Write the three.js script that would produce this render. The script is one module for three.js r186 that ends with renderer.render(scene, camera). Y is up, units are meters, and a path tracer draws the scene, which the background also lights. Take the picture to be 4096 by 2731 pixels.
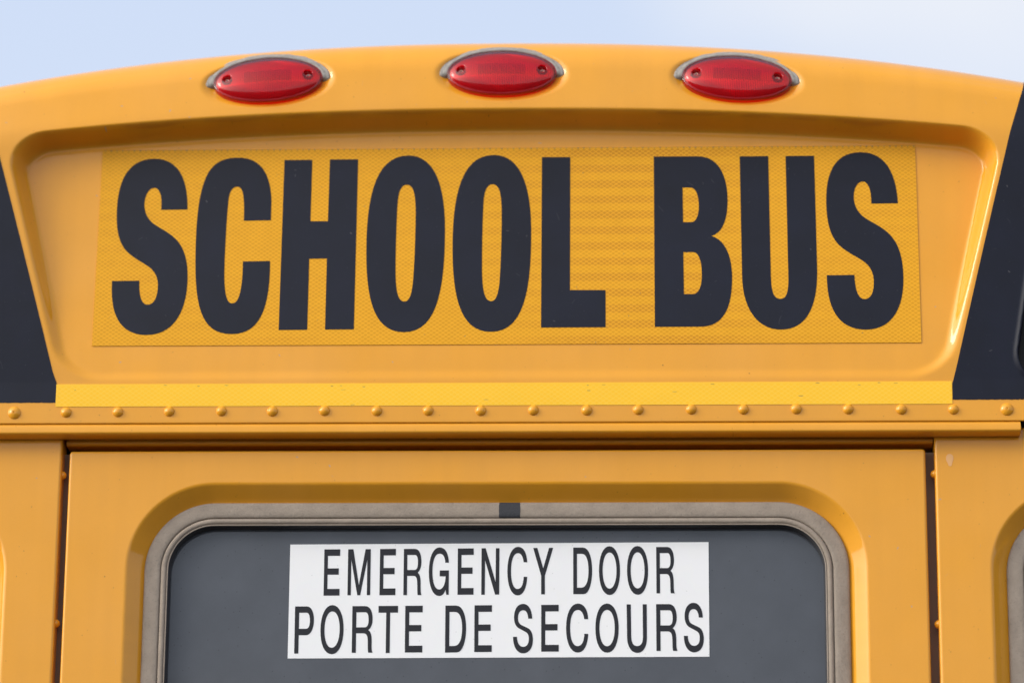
import * as THREE from 'three';
import { mergeGeometries } from 'three/addons/utils/BufferGeometryUtils.js';

// ---------------------------------------------------------------- camera, sky, sun, exposure
const scene = new THREE.Scene();
const H0 = 2.75;                                   // height of the rail zone's datum above the ground (m)
const camera = new THREE.PerspectiveCamera(10.664, 1024 / 682, 0.1, 4000);
camera.position.set(0.16469, H0 - 1.22796, 4.0131);
camera.up.set(0.003966, 0.956274, 0.292446);
camera.lookAt(0, H0, 0);
camera.focus = 4.15; camera.userData.fStop = 2.0;  // focused on the rivet line; the roof edge goes slightly soft

const renderer = new THREE.WebGLRenderer({ antialias: true });
renderer.setSize(1024, 682);
renderer.toneMapping = THREE.LinearToneMapping;
renderer.toneMappingExposure = 1.02;
renderer.shadowMap.enabled = true;

const sunDir = new THREE.Vector3(-0.83, 0.42, 0.38).normalize();
const sun = new THREE.DirectionalLight(new THREE.Color(1.0, 0.92, 0.80), 1.1);
sun.position.copy(sunDir).multiplyScalar(30).add(new THREE.Vector3(0, H0, 0));
sun.target.position.set(0, H0, 0);
sun.castShadow = true;
sun.shadow.radius = 34;
sun.shadow.mapSize.set(4096, 4096);
Object.assign(sun.shadow.camera, { left: -2.5, right: 2.5, top: 2.5, bottom: -2.5, near: 1, far: 80 });
sun.shadow.bias = -0.0004;
scene.add(sun, sun.target);

// deterministic noise
function hash2(i, j, s = 0) {
  let h = (i * 374761393 + j * 668265263 + s * 2147483647) | 0;
  h = Math.imul(h ^ (h >>> 13), 1274126177); h ^= h >>> 16;
  h = Math.imul(h, 2246822519); h ^= h >>> 13;
  return (h >>> 0) / 4294967296;
}
function vnoise(x, y, s = 0, per = 0) {
  const i = Math.floor(x), j = Math.floor(y), fx = x - i, fy = y - j;
  const u = fx * fx * (3 - 2 * fx), v = fy * fy * (3 - 2 * fy);
  const w = (a) => per ? ((a % per) + per) % per : a;
  const a = hash2(w(i), w(j), s), b = hash2(w(i + 1), w(j), s), c = hash2(w(i), w(j + 1), s), d = hash2(w(i + 1), w(j + 1), s);
  return (a + (b - a) * u) * (1 - v) + (c + (d - c) * u) * v;
}
function fbm(x, y, s = 0, oct = 4, per = 0) {
  let t = 0, a = 0.5, n = 0;
  for (let k = 0; k < oct; k++) { t += a * vnoise(x, y, s + k * 17, per); n += a; a *= 0.5; x *= 2; y *= 2; per *= 2; }
  return t / n;
}
function rng(seed) { let a = seed >>> 0; return () => { a = (a + 0x6D2B79F5) | 0; let t = Math.imul(a ^ (a >>> 15), 1 | a); t = (t + Math.imul(t ^ (t >>> 7), 61 | t)) ^ t; return ((t ^ (t >>> 14)) >>> 0) / 4294967296; }; }
const sstep = (a, b, x) => { const t = Math.min(1, Math.max(0, (x - a) / (b - a))); return t * t * (3 - 2 * t); };
const qstep = (a, b, x) => { const t = Math.min(1, Math.max(0, (x - a) / (b - a))); return t * t * t * (t * (6 * t - 15) + 10); };
const mix = (a, b, t) => a + (b - a) * t;
const clamp = (x, a, b) => Math.min(b, Math.max(a, x));

{ // a pale hazy sky with thin broken cloud, brighter towards the veiled sun
  const W = 1024, H = 512, data = new Float32Array(W * H * 4);
  for (let j = 0; j < H; j++) for (let i = 0; i < W; i++) {
    const phi = ((i + 0.5) / W - 0.5) * 2 * Math.PI, the = ((j + 0.5) / H - 0.5) * Math.PI;
    const d = [Math.cos(the) * Math.cos(phi), Math.sin(the), Math.cos(the) * Math.sin(phi)];
    const e = Math.max(0, d[1]);
    const blue = [mix(0.73, 0.25, e), mix(0.83, 0.42, e), mix(0.99, 0.78, e)];
    const px = d[0] / (e + 0.16), pz = d[2] / (e + 0.16);
    const f = fbm(px * 2.1 + 3.7, pz * 2.1 + 9.1, 5, 5);
    const c = sstep(0.34, 0.68, f + 0.55 * px / (1 + px * px * 0.6));
    const sd = d[0] * sunDir.x + d[1] * sunDir.y + d[2] * sunDir.z;
    const glow = 5.0 * Math.pow(Math.max(0, sd), 7) + 0.28 * Math.pow(Math.max(0, sd), 2), gw = [1, 0.93, 0.81];
    const cl = [0.88, 0.915, 0.99], o = (j * W + i) * 4;
    for (let k = 0; k < 3; k++) data[o + k] = mix(blue[k], cl[k] * (1 - 0.4 * e * e), 0.25 + 0.75 * c) + glow * gw[k];
    data[o + 3] = 1;
  }
  const t = new THREE.DataTexture(data, W, H, THREE.RGBAFormat, THREE.FloatType);
  t.mapping = THREE.EquirectangularReflectionMapping;
  t.magFilter = t.minFilter = THREE.LinearFilter; t.needsUpdate = true;
  scene.background = t; scene.environment = t;
}

// ---------------------------------------------------------------- textures (matter only)
function tex(w, h, fn, srgb = true, rep = true) {
  const data = new Uint8Array(w * h * 4), c = [0, 0, 0];
  for (let j = 0; j < h; j++) for (let i = 0; i < w; i++) {
    fn(i, j, c); const o = (j * w + i) * 4;
    for (let k = 0; k < 3; k++) data[o + k] = clamp(Math.round(c[k]), 0, 255);
    data[o + 3] = 255;
  }
  const t = new THREE.DataTexture(data, w, h, THREE.RGBAFormat);
  if (srgb) t.colorSpace = THREE.SRGBColorSpace;
  t.magFilter = THREE.LinearFilter; t.minFilter = THREE.LinearMipmapLinearFilter; t.generateMipmaps = true;
  if (rep) t.wrapS = t.wrapT = THREE.RepeatWrapping;
  t.needsUpdate = true; return t;
}
const toS = (l) => 255 * (l <= 0.0031308 ? 12.92 * l : 1.055 * Math.pow(l, 1 / 2.4) - 0.055);
// marks: [x, y, length, angle, width, strength, tint]; painted into a field as small specks, chips and hairline scratches
function markField(n, seed, counts) {
  const r = rng(seed), f = new Float32Array(n * n), kind = new Uint8Array(n * n);
  for (const [count, lenLo, lenHi, wid, lo, hi, k] of counts) for (let q = 0; q < count; q++) {
    const x = r() * n, y = r() * n, a = r() * 6.283, L = lenLo + (lenHi - lenLo) * r() * r(), s = lo + (hi - lo) * r(), bend = (r() - 0.5) * 0.6;
    const steps = Math.max(1, Math.ceil(L * 1.5));
    for (let t = 0; t <= steps; t++) {
      const u = t / steps - 0.5, cx = x + Math.cos(a + bend * u) * L * u, cy = y + Math.sin(a + bend * u) * L * u * 0.8;
      const R = Math.ceil(wid + 1);
      for (let dj = -R; dj <= R; dj++) for (let di = -R; di <= R; di++) {
        const xi = Math.round(cx) + di, yj = Math.round(cy) + dj, g = clamp(wid + 0.5 - Math.hypot(xi - cx, yj - cy), 0, 1) * s;
        const o = (((yj % n) + n) % n) * n + (((xi % n) + n) % n);
        if (g > f[o]) { f[o] = g; kind[o] = k; }
      }
    }
  }
  return [f, kind];
}
const PAINT_TILE = 1.35;                           // metres per repeat
const paintMap = (() => {
  const n = 2048, [f, kd] = markField(n, 11, [[1100, 0, 2, 0.6, 0.15, 0.6, 1], [80, 1, 6, 0.9, 0.4, 0.9, 2], [60, 3, 16, 0.4, 0.08, 0.3, 2], [24, 0, 2, 1.0, 0.5, 0.9, 1]]);
  const base = [0.785, 0.345, 0.022];
  return tex(n, n, (i, j, c) => {
    const m = fbm(i / 64, j / 64, 3, 3, 32) - 0.5, st = fbm(i / 16, j / 256, 8, 2, 128) - 0.5, g = hash2(i, j, 9) - 0.5;
    const v = 1 + 0.06 * m + 0.04 * st + 0.03 * g;
    const dust = clamp(0.5 + 1.6 * (fbm(i / 128, j / 128, 21, 4, 16) - 0.5), 0, 1) * 0.035;
    for (let k = 0; k < 3; k++) {
      let l = base[k] * v * (1 - dust) + dust * [0.6, 0.5, 0.4][k];
      const o = j * n + i;
      if (f[o] > 0) l = mix(l, kd[o] === 1 ? [0.10, 0.05, 0.02][k] : [0.36, 0.33, 0.34][k], f[o]);
      c[k] = toS(l);
    }
  });
})();
const inkMap = (() => {
  const n = 1024, [f] = markField(n, 77, [[900, 0, 2, 0.45, 0.06, 0.35, 1], [70, 4, 26, 0.35, 0.1, 0.4, 1], [26, 2, 7, 0.7, 0.3, 0.8, 1]]);
  return tex(n, n, (i, j, c) => {
    const m = fbm(i / 64, j / 64, 31, 4, 16), l0 = [0.0045, 0.0062, 0.0170];
    for (let k = 0; k < 3; k++) c[k] = toS(mix(l0[k] * (0.7 + 0.6 * m), [0.30, 0.28, 0.28][k], f[j * n + i] * 0.6));
  });
})();
const DEC_W = 950.5, DEC_H = 245.5, CELL_W = 6.85, CELL_H = 4.85;
function lattice(x, y) {                           // distance (0..1) to the nearest weld line of the prismatic sheeting's diamond cells
  const a = x / CELL_W + y / CELL_H, b = x / CELL_W - y / CELL_H;
  const fa = Math.abs(a - Math.round(a)) * 2, fb = Math.abs(b - Math.round(b)) * 2;
  return [Math.min(fa, fb), Math.floor(a + 0.5) * 31 + Math.floor(b + 0.5) * 17];
}
const decalMap = (() => {
  const w = 2048, h = 528, r = rng(5), sp = [];
  for (let k = 0; k < 60; k++) sp.push([r() * DEC_W, r() * DEC_H, 0.3 + r() * 0.5]);
  return tex(w, h, (i, j, c) => {
    const x = (i + 0.5) / w * DEC_W, y = (j + 0.5) / h * DEC_H;
    const [q] = lattice(x, y), line = 1 - sstep(0.10, 0.30, q);
    const band = ((y / (CELL_H * 4)) % 1) < 0.5 ? 1 : 0;
    const n = fbm(x / 60, y / 40, 41, 3), wear = fbm(x / 9, y / 9, 43, 2);
    const bs = band * clamp(0.16 + 0.62 * Math.exp(-(((x - 615) / 150) ** 2)) + 0.9 * (fbm(x / 120 + 4.2, y / 160, 47, 2) - 0.4), 0.04, 0.95);
    const cell = [mix(0.70, 0.585, bs), mix(0.320, 0.246, bs), 0.012];
    const ln = [0.89, 0.445, 0.028];
    let d = 1 + 0.05 * (n - 0.5) + 0.06 * (wear - 0.5);
    for (let k = 0; k < 3; k++) c[k] = mix(cell[k], ln[k], line * 0.9) * d;
    const notch = DEC_H - y;                       // half cells cut open along the top edge hold dirt
    const tri = Math.abs(((x / CELL_W) % 1) - 0.5) * 2;
    if (notch < 2.0 && tri < 0.55 * (1 - notch / 2.0)) { const t = 0.45 + 0.4 * hash2(Math.floor(x / CELL_W), 3); for (let k = 0; k < 3; k++) c[k] = mix(c[k], [0.27, 0.17, 0.07][k], t); }
    for (const s of sp) { const dd = Math.hypot(x - s[0], y - s[1]); if (dd < s[2]) for (let k = 0; k < 3; k++) c[k] = mix(c[k], 0.14, 0.6); }
    for (let k = 0; k < 3; k++) c[k] = toS(c[k]);
  }, true, false);
})();
const TAPE_W = 1021.5, TAPE_H = 26.7;
const tapeMap = (() => {
  const w = 2048, h = 64, r = rng(9), ch = [];
  for (let k = 0; k < 22; k++) { const top = r() < 0.6; ch.push([r() * TAPE_W, top ? TAPE_H - 1 - r() * 3.5 : r() * TAPE_H, 0.6 + r() * 2.6, 0.25 + r() * 0.35, r()]); }
  return tex(w, h, (i, j, c) => {
    const x = (i + 0.5) / w * TAPE_W, y = (j + 0.5) / h * TAPE_H;
    const [q] = lattice(x * 0.93, y * 0.93), line = 1 - sstep(0.10, 0.28, q);
    const inside = y > 0.9 && y < TAPE_H - 2.6 ? 1 : 0, n = fbm(x / 40, y / 20, 51, 3);
    const a = [0.985, 0.555, 0.030], b = [0.99, 0.610, 0.075];
    for (let k = 0; k < 3; k++) c[k] = mix(a[k], b[k], inside ? line * 0.8 : 0.25) * (1 + 0.03 * (n - 0.5));
    for (const s of ch) { const dx = (x - s[0]) / s[2], dy = (y - s[1]) / s[3]; if (dx * dx + dy * dy < 1) for (let k = 0; k < 3; k++) c[k] = mix(c[k], [0.30, 0.19, 0.09][k], 0.35 + 0.5 * s[4]); }
    for (let k = 0; k < 3; k++) c[k] = toS(c[k]);
  }, true, false);
})();
const rubberMap = tex(1024, 1024, (i, j, c) => {
  const n = fbm(i / 32, j / 32, 61, 5, 32), g = hash2(i, j, 62), b = fbm(i / 128, j / 64, 66, 3, 8);
  const v = 0.80 + 0.13 * (n - 0.5) + 0.04 * (g - 0.5) + 0.20 * (b - 0.5), dark = sstep(0.66, 0.78, fbm(i / 10, j / 10, 67, 3, 102));
  const l = [0.350, 0.292, 0.240];
  for (let k = 0; k < 3; k++) c[k] = toS(mix(l[k] * v * 1.12, 0.10, dark * 0.22));
});
const rubberBump = tex(512, 512, (i, j, c) => { const v = 255 * clamp(fbm(i / 6, j / 6, 71, 4, 85), 0, 1); c[0] = c[1] = c[2] = v; }, false);
const foamMap = tex(256, 256, (i, j, c) => {
  const n = fbm(i / 16, j / 16, 81, 4, 16), v = 0.8 + 0.7 * (n - 0.5), l = [0.40, 0.375, 0.345];
  for (let k = 0; k < 3; k++) c[k] = toS(l[k] * v);
});
const glassGrime = tex(1024, 1024, (i, j, c) => {
  const n = fbm(i / 64, j / 64, 91, 5, 16), g = hash2(i, j, 92), sp = hash2(i >> 1, j >> 1, 93) > 0.9985 ? 0.5 : 1;
  const v = (0.92 + 0.24 * (n - 0.5) + 0.05 * (g - 0.5)) * sp, l = [0.146, 0.160, 0.188];
  for (let k = 0; k < 3; k++) c[k] = toS(l[k] * v);
});
const vinylMap = tex(1024, 512, (i, j, c) => {
  const n = fbm(i / 64, j / 64, 95, 4, 16), s = hash2(i >> 1, j >> 1, 96) > 0.9994 ? 0.72 : 1, v = (1 + 0.03 * (n - 0.5)) * s;
  const l = [0.85, 0.86, 0.88]; for (let k = 0; k < 3; k++) c[k] = toS(l[k] * v);
});

// ---------------------------------------------------------------- materials
const P = (o) => { const m = new THREE.MeshPhysicalMaterial(o); m.side = THREE.DoubleSide; return m; };
const M = {
  paint: P({ map: paintMap, roughness: 0.6, specularIntensity: 0.05, clearcoat: 0.9, clearcoatRoughness: 0.07 }),
  paintPlain: P({ color: new THREE.Color().setRGB(0.785, 0.345, 0.022), roughness: 0.6, specularIntensity: 0.05, clearcoat: 0.9, clearcoatRoughness: 0.12 }),
  black: P({ map: inkMap, roughness: 0.40, specularIntensity: 0.6 }),
  ink: P({ map: inkMap, roughness: 0.45, specularIntensity: 0.6 }),
  decal: P({ map: decalMap, roughness: 0.42, specularIntensity: 0.35 }),
  tape: P({ map: tapeMap, roughness: 0.4, specularIntensity: 0.4 }),
  rubber: P({ map: rubberMap, bumpMap: rubberBump, bumpScale: 0.00035, roughness: 0.9 }),
  splice: P({ color: new THREE.Color().setRGB(0.036, 0.038, 0.046), bumpMap: rubberBump, bumpScale: 0.0004, roughness: 0.8 }),
  seal: P({ color: new THREE.Color().setRGB(0.21, 0.155, 0.115), roughness: 0.8 }),
  glass: P({ map: glassGrime, roughness: 0.06, transmission: 0.45, thickness: 0, ior: 1.5 }),
  interior: P({ color: new THREE.Color().setRGB(0.12, 0.12, 0.125), roughness: 0.9 }),
  vinyl: P({ map: vinylMap, roughness: 0.5 }),
  print: P({ color: new THREE.Color().setRGB(0.013, 0.014, 0.020), roughness: 0.5, specularIntensity: 0.7 }),
  lens: P({ color: new THREE.Color().setRGB(0.80, 0.003, 0.062), roughness: 0.05, transmission: 0.97, thickness: 0, ior: 1.5 }),
  reflector: P({ color: new THREE.Color().setRGB(0.74, 0.74, 0.74), roughness: 0.35, metalness: 0.35 }),
  foam: P({ map: foamMap, roughness: 0.95 }),
  steel: P({ color: new THREE.Color().setRGB(0.55, 0.50, 0.42), roughness: 0.4, metalness: 0.5 }),
  housing: P({ color: new THREE.Color().setRGB(0.004, 0.004, 0.004), roughness: 0.7 }),
  stain: P({ color: new THREE.Color().setRGB(0.78, 0.43, 0.18), roughness: 0.8 }),
  asphalt: P({ color: new THREE.Color().setRGB(0.042, 0.038, 0.033), roughness: 0.95 }),
};

// ---------------------------------------------------------------- helpers (all shapes in millimetres, y measured from the rail datum)
function put(name, geo, mat, parent, label) {
  const m = new THREE.Mesh(geo, mat); m.name = name; m.castShadow = m.receiveShadow = true;
  if (label) m.userData.label = label;
  parent.add(m); return m;
}
function gridGeo(rows, uvFn, closeU = false) {     // rows: array of arrays of [x,y,z] mm
  const nr = rows.length, nc = rows[0].length, pos = new Float32Array(nr * nc * 3), uv = new Float32Array(nr * nc * 2), idx = [];
  for (let r = 0; r < nr; r++) for (let c = 0; c < nc; c++) {
    const p = rows[r][c], o = r * nc + c;
    pos[o * 3] = p[0] / 1000; pos[o * 3 + 1] = p[1] / 1000; pos[o * 3 + 2] = p[2] / 1000;
    const t = uvFn ? uvFn(p, r, c) : [p[0] / 1000 / PAINT_TILE, p[1] / 1000 / PAINT_TILE]; uv[o * 2] = t[0]; uv[o * 2 + 1] = t[1];
  }
  for (let r = 0; r < nr - 1; r++) for (let c = 0; c < nc - 1; c++) { const a = r * nc + c; idx.push(a, a + 1, a + nc, a + 1, a + nc + 1, a + nc); }
  const g = new THREE.BufferGeometry();
  g.setAttribute('position', new THREE.BufferAttribute(pos, 3)); g.setAttribute('uv', new THREE.BufferAttribute(uv, 2));
  g.setIndex(idx); g.computeVertexNormals(); return g;
}
function roundRect(x0, x1, y0, y1, R, seg = 20) {  // counter-clockwise from the bottom middle
  const pts = [[(x0 + x1) / 2, y0]];
  for (const [cx, cy, a0] of [[x1 - R, y0 + R, -90], [x1 - R, y1 - R, 0], [x0 + R, y1 - R, 90], [x0 + R, y0 + R, 180]])
    for (let k = 0; k <= seg; k++) { const a = (a0 + 90 * k / seg) * Math.PI / 180; pts.push([cx + R * Math.cos(a), cy + R * Math.sin(a)]); }
  pts.push([(x0 + x1) / 2, y0]); return pts;
}
function sweep([x0, x1, y0, y1, R], strips, tile = 0.25, seg = 20) {   // strips of [inset, z] swept round a rounded rectangle
  const gs = [];
  let len = 0, prev = null;
  for (const st of strips) {
    const rows = [], vs = [];
    for (const [d, z] of st) {
      if (prev) len += Math.hypot(d - prev[0], z - prev[1]); prev = [d, z];
      rows.push(roundRect(x0 + d, x1 - d, y0 + d, y1 - d, Math.max(0.4, R - d), seg).map((p) => [p[0], p[1], z])); vs.push(len);
    }
    const mid = rows[rows.length >> 1], us = [0];
    for (let k = 1; k < mid.length; k++) us.push(us[k - 1] + Math.hypot(mid[k][0] - mid[k - 1][0], mid[k][1] - mid[k - 1][1]));
    gs.push(gridGeo(rows, (p, r, c) => [us[c] / 1000 / tile, vs[r] / 1000 / tile]));
  }
  return gs.length > 1 ? mergeGeometries(gs) : gs[0];
}
function faceWithHole(rect, holes, z, tile = PAINT_TILE) {
  const sh = new THREE.Shape(roundRect(...rect, 6).slice(0, -1).map((p) => new THREE.Vector2(p[0], p[1])));
  for (const h of holes) sh.holes.push(new THREE.Path(roundRect(...h).slice(0, -1).map((p) => new THREE.Vector2(p[0], p[1]))));
  const g = new THREE.ShapeGeometry(sh); g.scale(0.001, 0.001, 0.001); g.translate(0, 0, z / 1000);
  const u = g.attributes.uv, q = g.attributes.position;
  for (let k = 0; k < u.count; k++) u.setXY(k, q.getX(k) / tile, q.getY(k) / tile);
  return g;
}
function along(profile, x0, x1, tile = PAINT_TILE) {  // [y,z] profile run straight along x
  const rows = [], n = 24;
  for (const [y, z] of profile) { const r = []; for (let k = 0; k <= n; k++) r.push([mix(x0, x1, k / n), y, z]); rows.push(r); }
  return gridGeo(rows, (p, r) => [p[0] / 1000 / tile + 0.31, (p[1] + r * 0.5) / 1000 / tile + 0.17]);
}
function lathe(pts, seg = 28) { const g = new THREE.LatheGeometry(pts.map((p) => new THREE.Vector2(p[0] / 1000, p[1] / 1000)), seg); g.rotateX(Math.PI / 2); return g; } // axis along +z
function roundBox(x0, x1, y0, y1, z0, z1) { const g = new THREE.BoxGeometry((x1 - x0) / 1000, (y1 - y0) / 1000, (z1 - z0) / 1000); g.translate((x0 + x1) / 2000, (y0 + y1) / 2000, (z0 + z1) / 2000); return g; }

// ---------------------------------------------------------------- setting
{
  const g = new THREE.PlaneGeometry(600, 600); g.rotateX(-Math.PI / 2);
  const o = put('ground', g, M.asphalt, scene); o.userData = { kind: 'structure', label: 'dark asphalt ground under the bus', category: 'ground' };
}

// ---------------------------------------------------------------- the bus
const bus = new THREE.Group(); bus.name = 'school_bus'; scene.add(bus);
bus.userData = { label: 'yellow school bus seen from behind, roof cap with three red lamps above the emergency door', category: 'bus' };
const CX = -15;                                    // the bus's centre line
const partGroup = (name, label) => { const g = new THREE.Group(); g.name = name; g.position.set(0, H0, 0); bus.add(g); if (label) g.userData.label = label; return g; };

// --- pressed rear roof cap: one continuous panel with a sunk sign field, three lamp seats and a warning lamp pocket
const ARC_Y = 323.5, ARC_R = 61, TILT = 8 * Math.PI / 180;
function outerZ(y) {
  const a = 20 + Math.max(0, y + 52) * 0.0435;
  if (y < 256) return a;
  const t = clamp((y - 256) / 30, 0, 1), base = 20 + 308 * 0.0435;
  return base + 30 * (0.0435 * t - (0.0435 + 0.1405) * t * t / 2) + Math.max(0, y - 286) * -0.1405;
}
const ARC_Z = outerZ(ARC_Y);
const sagAt = (x) => 51.5 * Math.pow(Math.abs(x - CX) / 600, 2.25);
const sagW = (y) => y < -60 ? 0 : y < 272 ? 0.62 * (y + 60) / 332 : y < 350 ? mix(0.62, 1, (y - 272) / 78) : 1;
const panelZ = (y) => 18 - Math.tan(4 * Math.PI / 180) * (y + 50);
function sdQuad(x, y, q, r) {                      // convex counter-clockwise outline with rounded corners, negative inside
  const n = q.length; let best = 1e9, inside = true;
  const c = [q.reduce((s, p) => s + p[0], 0) / n, q.reduce((s, p) => s + p[1], 0) / n];
  const e = [];
  for (let k = 0; k < n; k++) {
    const a = q[k], b = q[(k + 1) % n], L = Math.hypot(b[0] - a[0], b[1] - a[1]);
    e.push(((x - a[0]) * (b[1] - a[1]) - (y - a[1]) * (b[0] - a[0])) / L + r);
  }
  let pos = 0, mx = -1e9;
  for (const v of e) { if (v > 0) pos += v * v; mx = Math.max(mx, v); }
  return (mx > 0 ? Math.sqrt(pos) : mx) - r;
}
const SIGN_FIELD = [[-516, -50], [496, -50], [565, 269.5], [-590, 269.5]];
const LAMP_POCKET = [[571, -58], [900, -58], [940, 210], [612, 210]];
const LAMPS = [[-287.2, 318.5], [-13.4, 318], [260.6, 317]];
const SEAT_TILT = 18 * Math.PI / 180;
const seatZ = (y) => 29.0 - Math.tan(SEAT_TILT) * (y - 291);
const ROWS = [];
{ // [unsagged y, z, along-roof depth]
  ROWS.push({ y: -101.4, z: 16.5 }, { y: -102, z: 18.6 }, { y: -101.8, z: 19.6 }, { y: -100.9, z: 20 });
  const add = (a, b, n) => { for (let k = 0; k < n; k++) { const y = mix(a, b, k / n); ROWS.push({ y, z: outerZ(y) }); } };
  add(-98, -62, 6); add(-62, -24, 20); add(-24, 222, 60); add(222, 286, 46); add(286, ARC_Y, 17);
  const y1 = ARC_Y - ARC_R * Math.sin(TILT), z1 = ARC_Z - ARC_R * Math.cos(TILT);
  for (let k = 0; k <= 52; k++) { const a = TILT + (84 * Math.PI / 180 - TILT) * k / 52; ROWS.push({ y: y1 + ARC_R * Math.sin(a), z: z1 + ARC_R * Math.cos(a) }); }
  const l = ROWS[ROWS.length - 1];
  for (let k = 1; k <= 10; k++) ROWS.push({ y: l.y + k * 6.0 * (1 - k / 24), z: l.z - k * 60 });
}
function capPoint(x, row, lift = 0) {
  const y = row.y - sagW(row.y) * sagAt(x); let z = row.z;
  if (row.y > -60 && row.y < 300) {
    const b = qstep(5.5, -12.5, sdQuad(x, row.y, SIGN_FIELD, 46));
    if (b > 0) z = mix(z, panelZ(y), b);
    const w = sstep(1.5, -4.5, sdQuad(x, row.y, LAMP_POCKET, 46));
    if (w > 0) z -= 42 * w;
  }
  if (row.y > 280) for (const [cx, cy] of LAMPS) {
    const dx = (x - cx) / 77, dy = (row.y - cy) / 37, b = sstep(1.5, -7, (Math.hypot(dx, dy) - 1) * 37);
    if (b > 0) z = mix(z, Math.min(z, seatZ(row.y)), b);
  }
  return [x, y, z + lift];
}
const capX = [];
for (let x = -960; x < -620; x += 12) capX.push(x);
for (let x = -620; x <= 620; x += 2) capX.push(x);
for (let x = 632; x <= 960; x += 12) capX.push(x);
const cap = put('rear_roof_cap', gridGeo(ROWS.map((r) => capX.map((x) => capPoint(x, r))), (p, r) => [p[0] / 1000 / PAINT_TILE, (p[1] + (r > 200 ? -p[2] : 0)) / 1000 / PAINT_TILE]), M.paint, bus,
  'yellow roof cap with a sunk sign field and a curved top edge');
cap.position.set(0, H0, 0);

// black fields beside the sign
function blackField(side) {
  const rows = [];
  const edge = (y) => side < 0
    ? (y < -55 ? -520 : y < -39 ? mix(-520.4, -526, (y + 55) / 16) : -526 - 0.253 * (y + 39))
    : (y < -58 ? 501 : y < -33 ? mix(501.2, 507.2, (y + 58) / 25) : 507.2 + 0.222 * (y + 33));
  for (let q = 0; q < ROWS.length; q++) {
    const r0 = ROWS[q]; if (r0.y < -77 || q < 5) { continue; }
    const e = edge(Math.min(r0.y, 400)), row = [];
    for (let k = 0; k <= 130; k++) {
      const t = k < 100 ? k / 100 * 150 : 150 + (k - 100) / 30 * 260, x = e + side * t;
      const p = capPoint(clamp(x, -958, 958), r0);
      p[2] += (r0.y < 345 ? 0.5 : 0.2) + 2.2 * sstep(8, 1, sdQuad(p[0], r0.y, LAMP_POCKET, 46)); if (r0.y > 320) p[1] += 0.5; row.push(p);
    }
    rows.push(row);
  }
  { // straight lower border
    const r0 = { y: -77, z: outerZ(-77) }, row = [];
    for (let k = 0; k <= 130; k++) { const t = k < 100 ? k / 100 * 150 : 150 + (k - 100) / 30 * 260; const p = capPoint(clamp(edge(-77) + side * t, -958, 958), r0); p[1] += (hash2(k, side + 2) - 0.5) * 0.5; p[2] += 0.5; row.push(p); }
    rows.unshift(row);
  }
  return gridGeo(rows, (p) => [p[0] / 600 + 0.13 * side, p[1] / 600]);
}
put('black_panel', blackField(-1), M.black, cap, 'black painted field left of the sign');
put('black_panel', blackField(1), M.black, cap, 'black painted field right of the sign');

// rivets along the cap's lower flange
{
  const dome = (r, h) => { const p = []; const R = (r * r + h * h) / (2 * h); for (let k = 0; k <= 12; k++) { const a = Math.asin(r / R) * (1 - k / 12); p.push([R * Math.sin(a), R * Math.cos(a) - (R - h)]); } p[12][0] = 0; return [[r, -1.2], [r, -0.3], ...p]; };
  const plain = lathe(dome(6.1, 3.7)), pinned = lathe([...dome(7.2, 3.4).slice(0, 11), [2.0, 3.35], [1.75, 3.05], [1.4, 3.0], [1.2, 3.35], [0.8, 3.3], [0.5, 2.6], [0, 2.5]]);
  const xs = [-567.9, -508.4, -448.9, -390.1, -330.3, -272, -212.4, -152.7, -94.2, -34.2, 25.7, 86.5, 144.8, 205, 264.2, 324, 382.7, 442.7, 501.5, 561.8];
  const ys = [-89, -88.7, -88.4, -88, -87.7, -88.2, -87.6, -88.1, -88, -88.2, -87.9, -88.1, -87.8, -87.5, -87.7, -87.3, -87.8, -88.3, -88.5, -88.7];
  xs.forEach((x, k) => {
    const end = k === 0 || k === xs.length - 1;
    const m = put('rivet', end ? pinned : plain, M.paintPlain, cap, end ? 'larger rivet with a pin mark in its head' : undefined);
    m.position.set(x / 1000, ys[k] / 1000, 0.0204); m.rotation.z = hash2(k, 5) * 6; const s = 0.98 + 0.05 * hash2(k, 8); m.scale.set(s, s, s);
  });
}

// reflective yellow strip
{
  const rows = [];
  for (const [t, dz] of [[0, 0.05], [0, 0.42], [1, 0.42], [1, 0.05]]) { const r = []; for (let k = 0; k <= 20; k++) { const x = mix(-521, 500.5, k / 20); r.push([x, mix(-82.1, -55.3, t), 20.1 + dz]); } rows.push(r); }
  const m = put('reflective_strip', gridGeo(rows, (p) => [(p[0] + 521) / 1021.5, (p[1] + 82.1) / 26.8]), M.tape, bus, 'bright yellow reflective tape with a fine diamond pattern');
  m.position.set(0, H0, 0);
}

// --- sign sheet with its letters
function shapeFrom(paths) {
  const mk = (d, T) => {
    const p = new T(); for (const c of d.match(/[MLC][^MLC]*/g)) {
      const v = c.slice(1).trim().split(/\s+/).map(Number);
      if (c[0] === 'M') p.moveTo(v[0], v[1]); else if (c[0] === 'L') for (let k = 0; k < v.length; k += 2) p.lineTo(v[k], v[k + 1]);
      else p.bezierCurveTo(...v);
    } p.closePath(); return p;
  };
  const s = mk(paths[0], THREE.Shape); for (const h of paths.slice(1)) s.holes.push(mk(h, THREE.Path)); return s;
}
function flatLetter(paths, depth, seg, uvScale, du = 0, dv = 0) {
  const g = new THREE.ExtrudeGeometry(shapeFrom(paths), { depth, bevelEnabled: false, curveSegments: seg });
  const q = g.attributes.position, u = g.attributes.uv;
  for (let k = 0; k < q.count; k++) u.setXY(k, q.getX(k) / uvScale + du, q.getY(k) / uvScale + dv);
  g.scale(0.001, 0.001, 0.001); return g;
}
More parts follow.
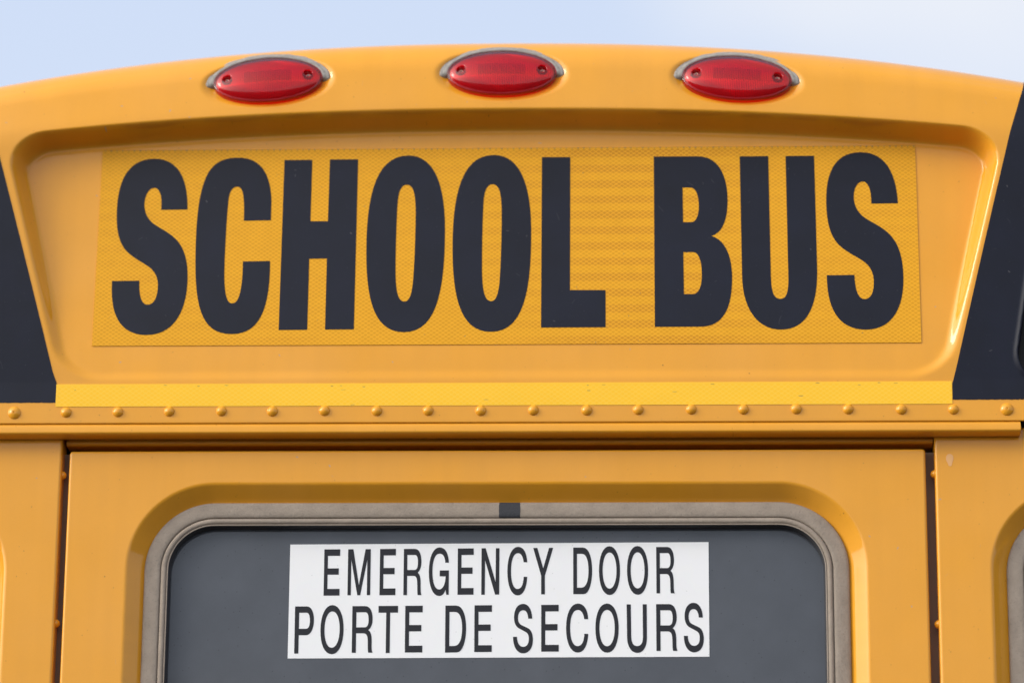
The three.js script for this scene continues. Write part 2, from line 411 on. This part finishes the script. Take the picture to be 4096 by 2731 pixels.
const BIG = {
  S: ['M-379.6 211.4 L-410.3 211.1 C-410.1 219.7 -410.6 227.4 -412.5 232 C-414.5 236.9 -416.5 239 -419.8 239 C-426.2 239 -430.9 229 -430.3 216.7 C-429.5 206 -424.3 197.5 -416.3 192.1 C-409.7 187.5 -401 182.9 -395.1 177.5 C-381.9 166 -376.9 149.3 -376 128.1 C-374.1 82.9 -389.7 54.8 -420.5 55 C-447.1 55.1 -461.4 74.3 -463.2 110.4 L-463.5 122 L-431.8 122.3 C-431.7 107.2 -429.3 92.5 -420.8 92.4 C-413.1 92.4 -409.2 102.6 -409.9 116.9 C-410.4 128.2 -415.8 135.8 -423.8 141.2 C-431.8 146.5 -441.2 151.9 -447.2 158 C-456.9 168 -460.9 181.7 -462 202.3 C-464.4 250.8 -450.8 276.3 -420.8 276.1 C-393.7 275.9 -380.6 251.8 -379.6 211.4'],
  C: ['M-281.6 197.2 L-313.2 196.8 C-313.1 209.9 -313.7 222.2 -315.1 229.9 C-316.4 236.8 -319.1 239.9 -322.5 239.9 C-328.6 240 -331.6 233 -332.2 220.8 C-333.5 200.8 -334.1 149.1 -333.3 127.9 C-332.5 106.7 -329.3 93.5 -322.9 93.5 C-315.3 93.4 -311.4 108.1 -312.3 145.6 L-280.8 146.1 C-278.8 82.5 -291.5 55.6 -322.3 55.7 C-353 55.9 -365 81.3 -367.4 143.2 C-370.2 213.3 -364.9 244 -355.7 260.2 C-348.3 272.5 -337.8 276.9 -322.1 276.8 C-299.4 276.7 -283.4 260.5 -281.8 220.5 L-281.6 197.2'],
  H: ['M-268.2 273.4 L-235.5 273.5 L-235.4 195.7 L-215 195.6 L-214.8 273.8 L-181.8 273.9 L-181.4 60.9 L-214.5 60.8 L-214.9 148.9 L-235.4 148.7 L-235.1 60.6 L-267.9 60.4'],
  O: ['M-122.8 278.3 C-94.5 278.1 -79.7 245.3 -78.7 185.7 C-77.3 102.5 -87.7 57.1 -123.9 57.2 C-155.9 57.4 -167.8 92.4 -169.3 155.8 C-171.3 235.1 -158.3 278.6 -122.8 278.3', 'M-124.1 241.2 C-116.4 241.1 -113.5 230.2 -113 205.7 C-112.5 178.2 -113.4 126.8 -115 113.2 C-116.4 101.2 -119.1 94.9 -123.8 94.9 C-130.9 95 -134.4 105.8 -135 132.9 C-135.6 163.2 -135.2 208.9 -134.1 222.6 C-133 234.9 -129.9 241.2 -124.1 241.2'],
  L: ['M33.2 275.2 L66.3 275 L66.6 108.1 L107.6 107.9 L107.7 62.3 L33.8 62.2'],
  B: ['M163.6 275.1 L215.4 275 C237.9 274.9 249.2 252.5 248.9 218.8 C248.6 192.9 241.2 177.8 229.7 174.7 C246 169.4 253.3 149 253 121.9 C252.5 83 241.4 62.3 215.8 62.5 L164.2 62.5', 'M196.9 235.7 L205.9 235.6 C212.9 235.6 215.8 223.6 215.6 211.4 C215.3 199.2 211.9 191.9 206.3 192 L197.2 192', 'M197.2 154.7 L208.1 154.7 C215.8 154.6 218.5 141.6 218.4 126.6 C218.2 111.6 214.7 102.5 207.7 102.5 L197.6 102.5'],
  U: ['M263.6 274.7 L296.8 274.8 L297.5 124.7 C297.8 105.2 300.1 96.2 308.2 96.2 C315.4 96.1 317.5 105.1 317.7 121.6 L316.9 274.8 L350 274.9 L350.8 130.4 C350 82.5 335.5 58.4 307.9 58.5 C280.2 58.6 264.7 85.9 264.6 124.9'],
};
{
  const sign = partGroup('sign', 'amber reflective sign sheet reading SCHOOL BUS in tall black letters');
  sign.position.set(0, H0 - 0.050, 0.018); sign.rotation.x = -4 * Math.PI / 180;
  const sheet = new THREE.BoxGeometry(DEC_W / 1000, DEC_H / 1000, 0.0004); sheet.translate(-0.00755, 0.16455, 0.0007);
  const s = put('sheet', sheet, M.decal, sign, 'amber prismatic sheet with a diamond cell pattern'); s.rotation.z = 0.0002;
  [['S', 0, 0], ['C', 0, 0], ['H', 0, 0], ['O', 0, 0], ['O', 100, 0], ['L', 0, 0], ['B', 0, 0], ['U', 0, 0], ['S', 825.2, 3]].forEach(([ch, dx, dy], k) => {
    const m = put('letter', flatLetter(BIG[ch], 0.25, 14, 600, k * 0.137, k * 0.071), M.ink, sign, 'black letter ' + ch);
    m.position.set(dx / 1000, dy / 1000, 0.00095);
  });
}

// --- three red marker lamps on their seats
{
  const RX = 64, RY = 32;
  const domeZ = (x, y) => { const r2 = Math.min(1, (x / (RX - 2.6)) ** 2 + (y / (RY - 2.6)) ** 2); return 6.6 + 11.5 * Math.pow(1 - r2, 0.55); };
  const wells = [[-47.5, 0.5], [47.5, 0.5]];
  const lensGeo = (() => {
    const rows = [], NA = 260, out = (a, s) => [(RX * s) * Math.cos(a), (RY * s) * Math.sign(Math.sin(a)) * Math.pow(Math.abs(Math.sin(a)), 0.97)];
    const wall = [[1.0, -1.5], [1.005, 2], [1.0, 5.4], [0.992, 6.3], [0.975, 6.7], [0.962, 6.65]];
    for (const [s, z] of wall) { const r = []; for (let k = 0; k <= NA; k++) { const p = out(k / NA * 2 * Math.PI, s); r.push([p[0], p[1], z]); } rows.push(r); }
    for (let q = 0; q <= 74; q++) {
      const s = 0.955 * (1 - q / 74), r = [];
      for (let k = 0; k <= NA; k++) {
        const p = out(k / NA * 2 * Math.PI, s); let z = domeZ(p[0], p[1]);
        for (const w of wells) { const d = Math.hypot(p[0] - w[0], p[1] - w[1]); z = mix(Math.min(z, 5.4), z, sstep(3.7, 5.0, d)); }
        r.push([p[0], p[1], z]);
      } rows.push(r);
    }
    return gridGeo(rows);
  })();
  const inner = (() => {                            // ribbed diffuser behind the lens, with deeper slots over the bulb chamber
    const rows = [];
    for (let q = 0; q <= 60; q++) {
      const y = mix(-1, 1, q / 60), r = [];
      for (let k = 0; k <= 420; k++) {
        const x = mix(-1, 1, k / 420) * Math.sqrt(Math.max(0, 1 - y * y)) * 61, yy = y * 29;
        const box = sstep(28, 27, Math.abs(x)) * sstep(-7, -6.4, yy) * sstep(9.6, 9, yy);
        let z = 4.2 + 0.78 * (domeZ(x, yy) - 6.6) - Math.max(0, -8 - yy) * 0.3 - (0.9 + 1.2 * box) * (1 - Math.abs(Math.sin(x * Math.PI / 2.05)));
                for (const w of wells) { const d = Math.hypot(x - w[0], yy - w[1]); z = mix(Math.min(z, 2), z, sstep(5.2, 6.4, d)); }
        r.push([x, yy, z]);
      } rows.push(r);
    }
    return gridGeo(rows);
  })();
  const gasket = (() => {                           // foam pad wrapped round the upper side
    const prof = [[0.985, -6], [1.16, -6], [1.175, 0.5], [1.15, 4.2], [1.11, 5.4], [1.08, 4.9], [1.06, 5.4], [1.03, 6.4], [1.0, 6.2], [0.97, 5.2], [0.95, -2]], rows = [];
    for (const [s, z] of prof) {
      const r = []; for (let k = 0; k <= 120; k++) {
        const t = k / 120, a = (-6 + 192 * t) * Math.PI / 180, e = Math.sqrt(Math.max(0, 1 - Math.pow(Math.abs(2 * t - 1), 26))), n = (fbm(t * 30, s * 20, 7, 3) - 0.5) * 1.3;
        const rx = RX * s + (s > 1.05 ? n : 0), ry = RY * (1 + (s - 1) * 1.25) + 1.5 + (s > 1.05 ? n : 0), zc = -2 + (z + 2) * e;
        r.push([rx * Math.cos(a), ry * Math.sin(a) + 0.5, zc]);
      } rows.push(r);
    }
    return gridGeo(rows, (p, r, c) => [c / 24, r / 12]);
  })();
  const basePlate = (() => { const g = lathe([[0, -1.7], [1.04, -1.7], [1.04, -8], [0, -8]].map((p) => [p[0] * 62, p[1]]), 64); g.scale(1, 31.2 / 62, 1); return g; })();
  const screw = (() => {
    const g = lathe([[0, 5.0], [1.2, 5.0], [1.35, 6.5], [2.6, 6.35], [3.15, 5.6], [3.15, 3.5]], 24); return g;
  })();
  const names = ['left red oval marker lamp on the roof cap', 'middle red oval marker lamp at the top of the roof cap', 'right red oval marker lamp on the roof cap'];
  LAMPS.forEach(([cx, cy], k) => {
    const g = partGroup('marker_lamp', names[k]);
    g.position.set(cx / 1000, H0 + (cy - sagW(cy) * sagAt(cx)) / 1000, (seatZ(cy) + 1) / 1000);
    const slope = -Math.sign(cx - CX) * 0.9 * 50 * 2.25 / 600 * Math.pow(Math.abs(cx - CX) / 600, 1.25);
    g.rotation.order = 'ZXY'; g.rotation.set(-SEAT_TILT, 0, slope);
    put('gasket', gasket, M.foam, g, 'weathered grey foam gasket'); put('base', basePlate, M.housing, g, 'black lamp base');
    put('diffuser', inner, M.reflector, g);
    put('lens', lensGeo, M.lens, g, 'domed red lens');
    for (const w of wells) { const s = put('screw', screw, M.steel, g); s.position.set(w[0] / 1000, w[1] / 1000, 0.0012); s.rotation.z = k + w[0]; }
  });
}

// --- warning lamp in the pocket at the right
{
  const g = partGroup('warning_lamp', 'black hood of the round warning lamp at the right edge');
  g.position.set(0.700, H0 + 0.055, 0.004);
  const pk = new THREE.Shape([[-130, -112], [190, -112], [228, 150], [-88, 150]].map((p) => new THREE.Vector2(p[0] / 1000, p[1] / 1000)));
  const liner = new THREE.ShapeGeometry(pk); liner.translate(0, 0, 0.004); put('backing_plate', liner, M.housing, g, 'black plate in the lamp pocket');
  put('hood', lathe([[112, -24], [112, -2], [108, 2], [103, 0], [101, -18], [98, -22]], 64), M.housing, g);
  put('lens', lathe([[98, -22], [90, -14], [60, -8], [0, -6]], 48), M.lens, g);
}

// --- drip rail and header
{
  const m = put('drip_rail', (() => {
    const p = [[-94, 17.2], [-101, 17.4], [-102.8, 18.2], [-104, 19.2], [-105.6, 19.9], [-107, 20.2], [-109.5, 20.5], [-111.8, 20.7], [-112.8, 20.5], [-113.7, 19.8], [-114.4, 18.6], [-115.0, 16.4], [-115.8, 12], [-116, 6], [-115.4, -1], [-114, -3], [-104, -4]];
    const body = along(p, -960, 576.5), sh = new THREE.Shape(p.map((q) => new THREE.Vector2(q[1] / 1000, q[0] / 1000)));
    const end = new THREE.ShapeGeometry(sh); end.rotateY(-Math.PI / 2); end.translate(0.5765, 0, 0);
    return mergeGeometries([body, end]);
  })(), M.paint, bus, 'projecting yellow drip rail below the rivets'); m.position.set(0, H0, 0);
  const h = put('door_header', along([[-106, -22], [-110, -16], [-112, -11.6], [-113.4, -9.6], [-115, -8.7], [-117, -8.6], [-118.6, -9.2], [-119.8, -10.8], [-120.3, -13], [-120.6, -30], [-120.6, -44]], -511, 479.6), M.paintPlain, bus, 'shaded yellow header bar above the door'); h.position.set(0, H0, 0);
  const e = put('corner_tape', roundBox(581.2, 600, -152, -105, -2, 0.5), M.tape, bus, 'narrow yellow tape end at the right corner'); e.position.set(0, H0, 0);
}

// --- windows: pressed recess, rubber seal, tinted pane
const LIP = [];
for (let k = 0; k <= 8; k++) { const a = k / 8 * 46 * Math.PI / 180; LIP.push([-4.5 + 6.5 * Math.sin(a), -6.5 * (1 - Math.cos(a))]); }
const RECESS = [[...LIP, [4, -5.6], [8, -9.7], [12, -13.7], [15, -16.6], [17, -18.2], [20, -19.6], [24, -20.2], [32, -20.4]]];
const SEAL = [[[16.6, -20.2], [16.4, -17.2], [17.0, -15.0], [18.4, -13.6], [21, -12.9], [26, -12.2], [30.5, -11.9], [33.6, -12.3], [34.9, -13.2], [35.4, -15.2]],
  [[35.5, -15.2], [35.9, -13.4], [37.2, -11.9], [39.2, -11.5], [41, -12.1], [41.9, -13.4], [42.1, -14.2]],
  [[42.1, -14.2], [42.4, -13.0], [43.1, -12.7], [43.9, -13.2]]];
const SEAL_INNER = [[[43.9, -13.2], [44.3, -14.6], [44.6, -18], [44.9, -24], [45.2, -30]]];
function windowParts(rect, parent, pane) {
  put('window_seal', sweep(rect, SEAL, 0.16), M.rubber, parent, 'dusty grey rubber window seal');
  put('seal_lip', sweep(rect, SEAL_INNER, 0.16), M.splice, parent, 'clean black inner lip of the seal');
  const [x0, x1, y0, y1, R] = rect, g = faceWithHole([x0 + 38, x1 - 38, y0 + 38, y1 - 38, R - 38], [], -27.5, 0.5);
  put('window_glass', g, M.glass, parent, pane);
}
function skin(rect, win) {                         // a folded sheet panel with a pressed window opening
  const [x0, x1, y0, y1] = rect, rim = [[3.2, 0], [2.2, -0.15], [1.2, -0.75], [0.4, -1.8], [0, -3.2], [0, -16], [0, -32]];
  const w = [win[0] - 4.5, win[1] + 4.5, win[2] - 4.5, win[3] + 4.5, win[4] + 4.5];
  return mergeGeometries([faceWithHole([x0 + 3.2, x1 - 3.2, y0 + 3.2, y1 - 3.2, 0.6], [w], 0), sweep([x0, x1, y0, y1, 3.8], [rim], PAINT_TILE, 4), sweep(win, RECESS, PAINT_TILE)].map((g) => g.index ? g.toNonIndexed() : g));
}
const DOOR_WIN = [-433.3, 399.2, -790, -170, 96];
{
  const door = partGroup('emergency_door', 'yellow emergency door with a large rounded window');
  put('door_skin', skin([-505.7, 470.2, -1850, -128.8], DOOR_WIN), M.paint, door);
  windowParts(DOOR_WIN, door, 'dark tinted pane of the emergency door');
  const sp = SEAL[0].map(([d, z]) => [-170 - d, z + 0.25]), rows = (x0, x1, p) => p.map(([y, z]) => { const r = []; for (let k = 0; k <= 12; k++) r.push([mix(x0, x1, k / 12) + (k === 0 || k === 12 ? (hash2(Math.round(y * 10), k) - 0.5) * 0.9 : 0), y, z]); return r; });
  put('seal_splice', gridGeo(rows(-13.5, 10.3, sp.slice(1)), (p) => [p[0] / 160, p[1] / 160]), M.splice, door, 'dark patch where the rubber seal is joined');
  put('seal_splice', gridGeo(rows(-13.2, 11, SEAL_INNER[0].slice(0, 4).map(([d, z]) => [-170 - d, z + 0.3])), (p) => [p[0] / 160, p[1] / 160]), M.splice, door);
}
{
  const left = partGroup('rear_side_panel', 'yellow rear panel left of the emergency door'), right = partGroup('rear_side_panel', 'yellow rear panel right of the emergency door');
  const lw = [-940, -575.3, -790, -176, 95], rw = [542.6, 908, -790, -176, 95];
  put('panel_skin', skin([-980, -514.2, -1850, -104], lw), M.paint, left); windowParts(lw, left, 'tinted pane of the left rear window');
  put('panel_skin', skin([480.4, 980, -1850, -104], rw), M.paint, right); windowParts(rw, right, 'tinted pane of the right rear window');
  const b = lathe([[5.2, -1], [5.0, 0.6], [4.2, 2.4], [2.8, 3.8], [1.4, 4.4], [0, 4.6]], 20);
  for (const y of [-155.2, -328.1]) { const m = put('edge_rivet', b, M.paintPlain, left); m.position.set(-0.5142, y / 1000, -0.010); m.rotation.y = Math.PI / 2; }
  for (const y of [-156.3, -330.1]) { const m = put('edge_rivet', b, M.paintPlain, right); m.position.set(0.4804, y / 1000, -0.010); m.rotation.y = -Math.PI / 2; }
  const st = new THREE.Shape(); st.moveTo(-4.2, 0); st.bezierCurveTo(-4.4, 4.5, -2.5, 6.2, 0, 6.2); st.bezierCurveTo(2.6, 6.2, 4.6, 4.4, 4.1, 0.4); st.bezierCurveTo(3.4, -3, 2.6, -3.5, 2.3, -6.4); st.bezierCurveTo(1.8, -8.8, -1.4, -8.6, -2, -6); st.bezierCurveTo(-2.4, -3.4, -3.8, -3, -4.2, 0);
  const sg = new THREE.ExtrudeGeometry(st, { depth: 0.15, bevelEnabled: false, curveSegments: 8 }); sg.scale(0.001, 0.001, 0.001);
  const sm = put('bird_dropping', sg, M.stain, right, 'pale dried drop-shaped stain'); sm.position.set(0.4973, -0.1415, 0.0002);
}
{ // brown rubber weather strip behind the gaps round the door
  for (const [x0, x1, side] of [[-532, -496, 'left'], [461, 498, 'right']]) put('weather_strip', roundBox(x0, x1, -1850, -128, -30, -20), M.seal, bus, `brown weather strip deep in the gap ${side} of the door`).position.set(0, H0, 0);
}
{ // body behind the rear wall: ceiling, walls and floor seen dimly through the panes
  const g = [roundBox(-960, 960, -1880, -1850, -2600, -34), roundBox(-1010, -962, -1880, 150, -2600, -34), roundBox(962, 1010, -1880, 150, -2600, -34), roundBox(-960, 960, -90, 150, -2600, -60), roundBox(-1010, 1010, -1880, 150, -2660, -2602)];
  const m = put('body_shell', mergeGeometries(g), M.interior, bus, 'dark inside of the bus behind the panes'); m.position.set(0, H0, 0);
}

// --- bilingual notice on the door pane
{
  const nb = partGroup('door_notice', 'white notice reading EMERGENCY DOOR and PORTE DE SECOURS in black capitals');
  nb.position.set(0, H0 + 0.0018, -0.0273);
  const sh = new THREE.Shape([[-252.3, -234.4], [224.1, -232.4], [224.1, -364.8], [-252, -366.6]].map((p) => new THREE.Vector2(...p)));
  const g = new THREE.ExtrudeGeometry(sh, { depth: 0.3, bevelEnabled: false }), u = g.attributes.uv, q = g.attributes.position;
  for (let k = 0; k < u.count; k++) u.setXY(k, q.getX(k) / 480 + 0.53, q.getY(k) / 240);
  g.scale(0.001, 0.001, 0.001); put('sheet', g, M.vinyl, nb, 'white vinyl sheet');
  const SM = {                                      // outlines, y down, cap height about 592
    E: ['M0 0 L206 0 L206 83 L48 83 L48 244 L192 244 L192 324 L47 324 L47 506 L206 506 L206 591 L0 591'],
    M: ['M0 588 L0 0 L68 0 L146 460 L226 0 L294 0 L294 588 L251 588 L251 135 L165 588 L127 588 L43 135 L43 588'],
    R: ['M0 0 L140 0 C205 0 229 80 229 170 C229 235 210 280 182 305 C215 325 222 390 222 450 C222 530 222 560 234 591 L185 591 C178 560 180 500 178 440 C176 370 160 345 125 345 L46 345 L46 591 L0 591', 'M46 78 L46 270 L140 270 C170 270 184 240 184 180 C184 120 175 78 145 78'],
    G: ['M258 178 L212 178 C208 100 180 62 137 62 C75 62 46 150 46 290 C46 430 80 520 135 520 C185 520 217 450 217 352 L141 352 L141 277 L259 277 L259 588 L229 588 L217 522 C205 575 175 602 135 602 C50 602 0 470 0 290 C0 110 50 -18 137 -18 C210 -18 255 60 258 178'],
    N: ['M0 593 L0 0 L53 0 L184 433 L186 0 L232 0 L231 592 L178 592 L47 155 L44 593'],
    C: ['M256 184 L210 184 C203 110 175 67 136 67 C75 67 47 160 47 300 C47 440 80 525 132 525 C180 525 208 470 211 370 L256 370 C250 520 205 606 135 606 C50 606 0 480 0 295 C0 110 55 -14 137 -14 C205 -14 252 60 256 184'],
    Y: ['M0 0 L53 0 L130 262 L205 0 L258 0 L151 358 L151 593 L104 593 L104 358'],
    D: ['M0 0 L125 0 C210 0 244 150 244 290 C244 450 205 594 135 594 L0 594', 'M48 80 L48 512 L105 512 C170 512 197 420 197 290 C197 180 175 80 110 80'],
    O: ['M136 -14 C220 -14 272 120 272 297 C272 480 220 608 139 608 C50 608 0 480 0 297 C0 120 50 -14 136 -14', 'M136 66 C80 66 47 170 47 297 C47 430 80 527 136 527 C190 527 226 430 226 297 C226 170 195 66 136 66'],
    T: ['M0 0 L252 0 L252 86 L151 86 L151 597 L100 597 L100 86 L0 86'],
    P: ['M0 0 L150 0 C215 0 247 80 247 180 C247 290 205 365 150 365 L54 365 L54 597 L0 597', 'M54 80 L54 284 L145 284 C180 284 195 250 195 185 C195 130 185 80 150 80'],
    S: ['M246 173 L194 173 C190 100 165 66 127 66 C85 66 63 110 63 165 C63 220 85 245 115 258 C150 275 185 290 205 303 C240 330 255 380 255 445 C255 550 200 612 130 612 C50 612 0 530 0 403 L50 403 C53 485 85 530 130 530 C180 530 203 490 203 430 C203 385 190 360 165 345 C130 325 90 305 65 290 C30 265 12 220 12 155 C12 50 60 -14 128 -14 C195 -14 242 55 246 173'],
    U: ['M0 0 L53 0 L57 410 C60 490 85 528 133 528 C180 528 206 490 207 410 L206 0 L258 0 L258 430 C255 545 205 614 135 614 C55 614 4 530 4 420'],
  };
  const wide = { E: 1.09, R: 1.15, D: 1.105, O: 1.10, C: 1.11, T: 1, P: 1, S: 1, U: 1 }, cache = {};
  const place = (list, row) => list.forEach(([ch, x, y]) => {
    const key = ch + row; cache[key] ??= flatLetter(SM[ch], 0.2, 8, 1000);
    const m = put('letter', cache[key], M.print, nb, 'black capital ' + ch), kx = 0.08786 * (row ? wide[ch] : 1), ky = 0.0911;
    m.scale.set(kx, -ky, 1); m.position.set(x / 1000, (y + 295 * ky) / 1000, 0.00035); m.rotation.z = 0.0042;
  });
  place([['E', -213.2, -267], ['M', -186, -266.9], ['E', -149.6, -266.6], ['R', -122.4, -266.6], ['G', -93.7, -266.6], ['E', -60.9, -266.2], ['N', -33.9, -266], ['C', -4.4, -265.7], ['Y', 24.9, -265.7], ['D', 70.4, -265.4], ['O', 99.6, -265.2], ['O', 131.4, -265], ['R', 164.6, -264.9]], 0);
  place([['P', -245, -333.4], ['O', -215.7, -333.2], ['R', -179.8, -333.1], ['T', -150.1, -332.9], ['E', -119.7, -332.8], ['D', -74.2, -332.6], ['E', -41.2, -332.3], ['S', 2.6, -332], ['E', 34.4, -331.9], ['C', 62.5, -331.7], ['O', 95.6, -331.7], ['U', 131, -331.4], ['R', 164.3, -331.2], ['S', 195.3, -331]], 1);
}

renderer.render(scene, camera);
